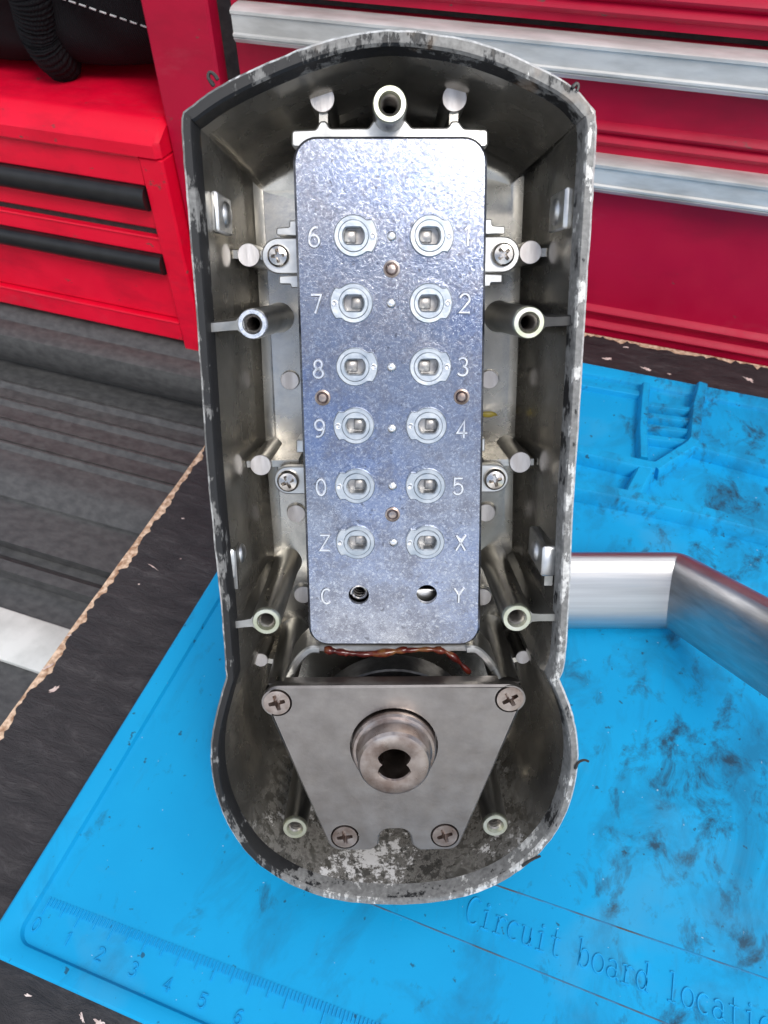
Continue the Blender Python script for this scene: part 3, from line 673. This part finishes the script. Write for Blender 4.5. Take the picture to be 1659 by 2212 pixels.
pin((634, 1822), 15, -14, 'black_and_shade'); pin((1068, 1826), 15, -14)
rib((636, 1795), (634, 1850), -15, .9); rib((1070, 1795), (1066, 1860), -15, .9)

# ---- key-tab brackets on the side walls
def tab(px0, px1, inner, wtop, bumpdir):
    """upright flange standing off the wall, with a coined boss on its inner face"""
    (ua, va), (ub, vb) = L(*px0, wtop), L(*px1, wtop)
    uL, uR = min(ua, ub), max(ua, ub); v0, v1 = min(va, vb), max(va, vb)
    p = part(G().box(uL, uR, v0, v1, -19, wtop, .35), 'wall_tab', 'aluminium_tab')
    s = uR if inner > 0 else uL; vc = .5 * (v0 + v1); wc = wtop - 7; R_ = (v1 - v0) * .36
    rows = []
    for k, (rr, hh_) in enumerate([(1, -.2), (.95, .35), (.75, .8), (.45, 1.05), (.12, 1.12)]):
        rows.append([(s + inner * hh_, vc + R_ * rr * math.cos(2 * math.pi * i / 24), wc + R_ * rr * math.sin(2 * math.pi * i / 24)) for i in range(24)])
    part(G().loops(rows, True, 0, False, True), 'coined_boss', 'aluminium_tab', p)
tab((454, 412), (474, 500), 1, -6, 1); tab((1222, 404), (1243, 494), -1, -6, -1)
tab((488, 1188), (509, 1250), 1, -4, 1); tab((1173, 1182), (1198, 1246), -1, -4, -1)
def fin(px0, px1, w0, w1, th):
    a = Vector(L(*px0, w0)); b = Vector(L(*px1, w1))
    A = [(a.x - th, a.y, w0), (a.x + th, a.y, w0), (a.x + th, a.y - 5, w0 - 6), (a.x - th, a.y - 5, w0 - 6)]
    B = [(b.x - th, b.y, w1), (b.x + th, b.y, w1), (b.x + th, b.y - 9, w1), (b.x - th, b.y - 9, w1)]
    part(G().loops([A, B], True, 0, True, True), 'wall_tab_gusset', 'post_zinc', lock, 25)
fin((523, 1122), (500, 1190), -22, -4.3, .9); fin((1166, 1115), (1190, 1182), -22, -4.3, .9)

# ---- keypad mechanism: housing, chassis, zinc code plate
PW = -9.0                                     # face of the code plate
pc = [L(*q, PW) for q in ((631, 294), (668, 1394), (1036, 1394), (1054, 294))]
plate_o = fillet(pc, [4.6, 4.6, 4.6, 4.6], 8)
housing = G(); ho = offset(plate_o, .55)
housing.loops([lz_(ho, -38), lz_(ho, PW - 1.3)], True, 0); part(housing, 'mechanism_housing', 'zinc_chassis', lock, 35)
part(G().prism(offset(plate_o, 1.0), [], -26, -25), 'hole_shade_sheet', 'black_and_shade', lock, 0)  # near-black sheet under the plate, standing in for shade inside the key holes
rows_px = [(510, 764, 928), (655, 764, 926), (792, 767, 925), (919, 769, 925), (1049, 771, 923), (1170, 772, 922)]
keys = []
for k, (y, xl, xr) in enumerate(rows_px):
    keys.append((L(xl, y, PW), '67890Z'[k], (1, -1, 1, -1, -1, -1)[k], (xl, y)))
    keys.append((L(xr, y, PW), '12345X'[k], (1, 1, 1, -1, -1, -1)[k], (xr, y)))
cC = L(775, 1285, PW); cY = L(922, 1284, PW)
holes = [circle(k[0], 3.0, 24) for k in keys] + [circle(cC, 2.35, 24), circle(cY, 2.35, 24)]
plate = part(G().prism(plate_o, holes, PW - 1.25, PW, .5), 'code_plate', 'zinc_plate', lock, 30)
# upper flange of the chassis with its neck to the top post
fl = [L(*q, PW - 2.0) for q in ((630, 282), (630, 318), (655, 320), (1030, 320), (1054, 318), (1054, 280), (1002, 278), (990, 262), (975, 262), (967, 276), (890, 276), (878, 262), (868, 245), (818, 245), (806, 262), (796, 277), (713, 277), (706, 262), (692, 262), (682, 280))]
part(G().prism(fillet(fl, .7, 3), [], PW - 4.5, PW - 1.6, .3), 'chassis_flange', 'zinc_chassis', lock, 30)
# chassis lugs and screw ears at the sides
def slab(pts, w0, w1, name, mt='zinc_chassis', rad=.3, par=lock): return part(G().prism(fillet([L(*q, w1) for q in pts], rad, 3), [], w0, w1, .2), name, mt, par, 30)
for s in (-1, 1):
    mx = lambda x, y: (x, y) if s < 0 else (843 * 2 - x + 2, y - 3)
    slab([mx(597, 492), mx(597, 508), mx(645, 510), mx(645, 476), mx(625, 476), mx(625, 490)], -22, -15, 'chassis_lug')
    slab([mx(603, 596), mx(603, 614), mx(628, 614), mx(628, 622), mx(650, 622), mx(650, 594)], -22, -15, 'chassis_lug')
    slab([mx(640, 950), mx(640, 978), mx(660, 978), mx(660, 950)], -24, -17, 'chassis_lug')
def phillips(c, r, w0, h, flat, parent, rot=0.0, mt='screw_nickel'):
    """pan or countersunk head with a real cross recess"""
    k_ = 24; cr = []
    a_, b_ = r * .58, r * .17
    for q in range(4):
        t = rot + q * math.pi / 2; d = (math.cos(t), math.sin(t)); e_ = (-d[1], d[0])
        for f_, g_ in ((b_, -b_), (a_, -b_ * .8), (a_ * 1.04, 0), (a_, b_ * .8)): cr.append((c[0] + d[0] * f_ + e_[0] * g_, c[1] + d[1] * f_ + e_[1] * g_))
    o = G(); prof = [(r, w0), (r, w0 + h * .35), (r * .94, w0 + h * .62), (r * .80, w0 + h * .85)] if not flat else [(r, w0), (r, w0 + h * .7), (r * .93, w0 + h)]
    o.lathe(c, prof, k_, cap0=True, cap1=False)
    tr = prof[-1][0]; oc = circle(c, tr, k_)
    zt = w0 + (h if flat else h * .85); ztop = lambda p: zt if flat else w0 + h - .15 * h * min(1, math.hypot(p[0] - c[0], p[1] - c[1]) / tr) ** 2
    vs, fs = fill([oc, cr]); o.add([(*p, ztop(p)) for p in vs], fs)
    o.loops([[(*p, ztop(p)) for p in cr], [(c[0] + (p[0] - c[0]) * .55, c[1] + (p[1] - c[1]) * .55, w0 + h - r * .55) for p in cr]], True, 0, False, True)
    return part(o, 'screw', mt, parent, 30)
for px, rp, er, rot in (((602, 553), 24, 37, .1), ((1086, 550), 25, 37, .75), ((623, 1038), 24, 31, .4), ((1068, 1034), 24, 31, .25)):
    w1 = -16 if px[1] < 800 else -17
    c = L(*px, w1); r = at_depth_r(px, rp, w1); er = at_depth_r(px, er, w1); s = 1 if px[0] < 843 else -1
    ear = [(c[0] + er * math.cos(R(90 + 180 * k / 14)) * s, c[1] + er * math.sin(R(90 + 180 * k / 14))) for k in range(15)] + [(c[0] + s * 6.5, c[1] - er), (c[0] + s * 6.5, c[1] + er)]
    e_ = part(G().prism(ccw(ear), [], w1 - 2.2, w1, .25), 'screw_ear', 'zinc_chassis', lock, 30)
    part(G().lathe(c, [(er * .92, -40.2), (er * .85, w1 - 2.25)], 24, cap0=False, cap1=False), 'screw_pillar', 'post_zinc')
    phillips(c, r, w1 + .02, 1.7, False, e_, rot)
# code buttons seen from behind
for c, chh, s, px in keys:
    k = part(G().loops([lz_(circle(c, 4.95, 40), PW - .05), lz_(circle(c, 4.9, 40), PW + .12), lz_(circle(c, 4.5, 40), PW + .14), lz_(circle(c, 3.0, 40), PW + .10)], True), 'button_seat', 'zinc_plate', plate, 20)
    # turned retaining cam: wide ear towards the dimple, narrow waist elsewhere
    def cam_r(t):
        d = (t if s > 0 else t - math.pi); d = (d + math.pi) % (2 * math.pi) - math.pi; x = abs(d)
        return 4.75 if x < R(40) else 3.85 + .9 * (R(48) - x) / R(8) if x < R(48) else 3.9
    nA = 72; oc = [(c[0] + cam_r(2 * math.pi * i / nA) * math.cos(2 * math.pi * i / nA), c[1] + cam_r(2 * math.pi * i / nA) * math.sin(2 * math.pi * i / nA)) for i in range(nA)]
    def dd(t, a=2.0, b_=1.5):
        return min(a, b_ / max(1e-6, abs(math.sin(t))))
    hole = lambda e_: [(c[0] + (dd(2 * math.pi * i / nA) + e_) * math.cos(2 * math.pi * i / nA), c[1] + (dd(2 * math.pi * i / nA) + e_) * math.sin(2 * math.pi * i / nA)) for i in range(nA)]
    cc_ = circle(c, 3.05, nA)
    g = G().loops([lz_(oc, PW + .1), lz_(oc, PW + .62), lz_(offset(oc, .16), PW + .78), lz_(cc_, PW + .76), lz_(circle(c, 2.85, nA), PW + 1.05), lz_(hole(.28), PW + 1.05), lz_(hole(.02), PW + .8), lz_(hole(0), PW - 5)], True)
    r_ = part(g, 'button_cam', 'zinc_ring', plate, 25)
    dp = (c[0] + s * 3.85, c[1])
    part(G().lathe(dp, [(.72, PW + .74), (.66, PW + .92), (.48, PW + .94), (.3, PW + .80), (.02, PW + .77)], 16, cap0=False), 'dimple', 'stamp_bright', plate)
    part(G().box(c[0] - 1.95, c[0] + s * .45, c[1] - 1.12, c[1] + 1.12, PW - 6, PW - .9, .15) if s > 0 else G().box(c[0] - .45, c[0] + 1.95, c[1] - 1.12, c[1] + 1.12, PW - 6, PW - .9, .15), 'button_shaft', 'shaft_steel', plate)
    part(G().lathe(c, [(1.98, PW - 6), (1.98, PW - 2.0)], 20, cap0=False), 'button_core', 'shaft_steel', plate)
lab = {'6': (679, 512), '1': (1011, 510), '7': (684, 657), '2': (1004, 655), '8': (688, 797), '3': (1000, 792), '9': (691, 925), '4': (998, 928), '0': (694, 1052), '5': (990, 1050), 'Z': (702, 1172), 'X': (995, 1172), 'C': (705, 1287), 'Y': (991, 1285)}
for chh, px in lab.items():
    c = L(*px, PW); hgt = 3.6
    part(write(G(), chh, (c[0] - hgt * .31, c[1] - hgt * .5), hgt, 3, .78, PW - .02, PW + .36), 'stamped_character', 'stamp_bright', plate, 0)
for px in ((846, 510), (845, 655), (846, 793), (847, 926), (848, 1050), (850, 1172)):
    c = L(*px, PW); part(G().lathe(c, [(1.0, PW - .02), (.85, PW + .25), (.5, PW + .4), (.05, PW + .42)], 14, cap0=False), 'centre_punch', 'stamp_bright', plate)
for px in ((846, 581), (697, 859), (997, 857), (848, 1111)):
    c = L(*px, PW); part(G().lathe(c, [(1.7, PW - .02), (1.65, PW + .3), (1.3, PW + .42), (1.1, PW + .2), (.95, PW - .02), (.8, PW + .3), (.05, PW + .4)], 20, cap0=False), 'rivet', 'hub_steel', plate)
# spring in the C hole, lever blade behind the Y hole
hx = [(cC[0] + 1.75 * math.cos(t_ * .45), cC[1] + 1.75 * math.sin(t_ * .45), PW - 9 + t_ * .105) for t_ in range(0, 78)]
part(G().tube(hx, .34, 7), 'spring', 'screw_nickel', plate)
part(G().box(cY[0] - 3, cY[0] + 3, cY[1] - 4, cY[1] - .3, PW - 4.6, PW - 3.6, .2), 'slide_blade', 'zinc_chassis', plate)

# ---- drive disc, side arms, cover plate and hub
dc = L(850, 1610, -18)
part(G().lathe(dc, [(22, -26), (22, -18.4), (21.6, -18), (12.2, -18), (12, -17.4), (9, -17.3), (8.6, -19), (3, -19)], 64, cap0=True), 'drive_disc', 'dark_zinc', lock, 25)
bar = [L(*q, -14) for q in ((684, 1394), (684, 1408), (1014, 1408), (1014, 1394))]
part(G().prism(ccw(bar), [], -22, -14, .3), 'chassis_bar', 'zinc_chassis', lock, 30)
for s, pts in ((-1, [(690, 1402), (668, 1404), (645, 1425), (628, 1455), (615, 1490), (612, 1540)]), (1, [(1008, 1402), (1030, 1404), (1055, 1428), (1075, 1458), (1090, 1490), (1094, 1540)])):
    P = [Vector(p) for p in catmull([L(*q, -13) for q in pts], 4)]; rows = []
    for i, p in enumerate(P):
        d = (P[min(i + 1, len(P) - 1)] - P[max(i - 1, 0)]).normalized(); q = Vector((-d.y, d.x)) * 1.0
        rows.append([(*(p - q), -24), (*(p + q), -24), (*(p + q), -12.8), (*(p + q * .6), -12.4), (*(p - q * .6), -12.4), (*(p - q), -12.8)])
    part(G().loops(rows, True, 0, True, True), 'side_arm', 'zinc_chassis', lock, 30)
TW = -3.0
tp_ = [L(*q, TW) for q in ((556, 1484), (716, 1838), (800, 1838), (818, 1826), (822, 1792), (884, 1792), (890, 1826), (906, 1838), (988, 1836), (1146, 1480))]
cov_px = [((598, 1518), 31), ((1102, 1510), 31), ((745, 1808), 29), ((961, 1805), 29)]
cv_o = fillet(tp_, [3.4, 3.4, 1.2, 1.5, 2.8, 2.8, 1.5, 1.2, 3.4, 3.4], 7)
hubc = L(851, 1613, TW)
cover = part(G().prism(cv_o, [circle(hubc, 10.4, 48)] + [circle(L(*q, TW), at_depth_r(q, r_ + 2, TW), 28) for q, r_ in cov_px], TW - 1.8, TW, .45), 'cover_plate', 'steel_cover', lock, 30)
bk = [L(*q, TW) for q in ((575, 1492), (708, 1786), (1000, 1786), (1128, 1488))]; part(G().prism(ccw(bk), [circle(hubc, 8, 32)], TW - 6, TW - 3.2), 'cover_backing', 'steel_cover', lock, 0)
for k, (q, r_) in enumerate(cov_px):
    phillips(L(*q, TW), at_depth_r(q, r_, TW), TW - 2.2, 2.35, True, cover, (.25, .55, .15, .35)[k], 'hub_steel')
    part(G().lathe(L(*q, TW), [(4, -40.2), (3.4, TW - 4.25)], 20, cap0=False, cap1=False), 'cover_pillar', 'post_zinc')
nH = 72
def hubhole(e_):
    out = []
    for i in range(nH):
        t_ = 2 * math.pi * i / nH; x = abs((t_ + math.pi / 2) % math.pi - math.pi / 2)
        r_ = 4.0 if x > R(27) else 2.5 + 1.5 * x / R(27)
        out.append((hubc[0] + (r_ + e_) * math.cos(t_), hubc[1] + (r_ + e_) * math.sin(t_)))
    return out
H0 = TW; g = G()
prof = [(9.9, H0 - 3), (9.9, H0 + 1.6), (9.5, H0 + 2.2), (8.9, H0 + 2.3), (8.6, H0 + 2.7), (8.35, H0 + 3.2), (8.3, H0 + 6.2), (7.8, H0 + 6.9), (7.3, H0 + 7.0)]
g.loops([lz_(circle(hubc, r_, nH), z_) for r_, z_ in prof] + [lz_(circle(hubc, 5.2, nH), H0 + 7.0), lz_(hubhole(.25), H0 + 6.9), lz_(hubhole(0), H0 + 6.5), lz_(hubhole(-.05), H0 - 9)], True, 0, False, False)
g.loops([lz_(hubhole(.5), H0 - 8.9), lz_(hubhole(.5), H0 - 30)], True, 1, False, True)  # deep end of the spindle bore, its shade put into the colour
part(g, 'spindle_hub', ['hub_steel', 'black_and_shade'], lock, 28)
# red-brown grease squeezed out below the code plate
for q0, q1, q2, wd in (((700, 1404), (790, 1414), (880, 1404), 1.2), ((880, 1405), (960, 1408), (1015, 1455), .9), ((745, 1413), (800, 1411), (850, 1409), 1.0)):
    pts = []
    for x, y in catmull([q0, q1, q2], 14):
        c = L(x, y, -13.6); pts.append((c[0], c[1], -13.8 + .35 * noise.noise((x * .1, 0, wd))))
    part(G().tube(pts, [wd * (.42 + 1.1 * abs(noise.noise((p[0] * .3, wd, 2)))) for p in pts], 10), 'grease_smear', 'red_grease', lock, 80)
c = L(1055, 896, -39.4); part(G().loops([[(c[0] + r_ * 2.2 * math.cos(t_ * .393) * (1 + .3 * math.sin(t_ * 3)), c[1] + r_ * .8 * math.sin(t_ * .393), z_) for t_ in range(16)] for r_, z_ in ((1, -40), (.8, -39.6), (.3, -39.4))], True, 0, False, True), 'grease_spot', 'yellow_grease')
# loose curls of black paint on the rim
for pts in ([(462, 185), (450, 168), (452, 156), (462, 160), (470, 172)], [(1236, 190), (1246, 180), (1250, 186), (1247, 196)], [(1243, 1662), (1250, 1648), (1262, 1643), (1272, 1646)], [(1128, 1872), (1150, 1858), (1168, 1850)]):
    q = [(*L(x, y, .5), .3) for x, y in catmull(pts, 4)]
    part(G().tube(q, [.3 + .2 * abs(noise.noise((k * .7, 1, 0))) for k in range(len(q))], 6), 'paint_flake', 'black_case_paint')

# ---- lever on the far side: neck and cranked brushed handle resting on the mat
WF = -81.0
def vat(px, w): return L(*px, w)[1]
vb_, vt_ = vat((1345, 1368), WF), vat((1345, 1206), WF)
ub_ = L(1462, 1290, WF)[0]
wr = WF
while wr < -20 and L(1659, 1305, wr)[1] < vt_: wr += .5
ue_ = L(1659, 1305, wr)[0]
d2 = Vector((ue_ - ub_, wr - WF)); d2n = d2.normalized()
TH = 10.0; hv = (vt_ - vb_) / 2; vc = (vt_ + vb_) / 2
def rr_(hw_, hv_, r_, n_=6):
    return fillet([(-hw_, -hv_), (hw_, -hv_), (hw_, hv_), (-hw_, hv_)], r_, n_)
sec = [(TH / 2 * spow(math.cos(2 * math.pi * k / 40), .72), hv * spow(math.sin(2 * math.pi * k / 40), .62)) for k in range(40)]
path = [(-6, WF - TH / 2), (ub_ - 8, WF - TH / 2)]
bend0 = Vector((ub_ + 1.2, WF - TH / 2))
for k in range(7):
    t_ = k / 6; A_ = bend0 + Vector((-3, 0)) * (1 - t_) ** 2 + d2n * 3 * t_ ** 2; path.append((A_.x, A_.y))
endp = bend0 + d2n * 62; path.append((endp.x, endp.y)); path.append((endp.x + d2n.x * 2.2, endp.y + d2n.y * 2.2))
rows = []
for i, (pu, pw) in enumerate(path):
    a_ = Vector(path[max(i - 1, 0)]); b_ = Vector(path[min(i + 1, len(path) - 1)]); d = (b_ - a_).normalized(); q = Vector((-d.y, d.x))
    k = .8 if i == len(path) - 1 else 1
    rows.append([(pu + q.x * x * k, vc + y * k, pw + q.y * x * k) for x, y in sec])
lever = part(G().loops(rows, True, 0, True, True), 'lever_handle', 'brushed_lever', lock, 45)
part(G().lathe((hubc[0], vc), [(13, -43.05), (13, -46), (10, -47), (9, -52), (9, WF - 2)], 36, cap0=True, cap1=True), 'lever_neck', 'brushed_lever', lever, 35)
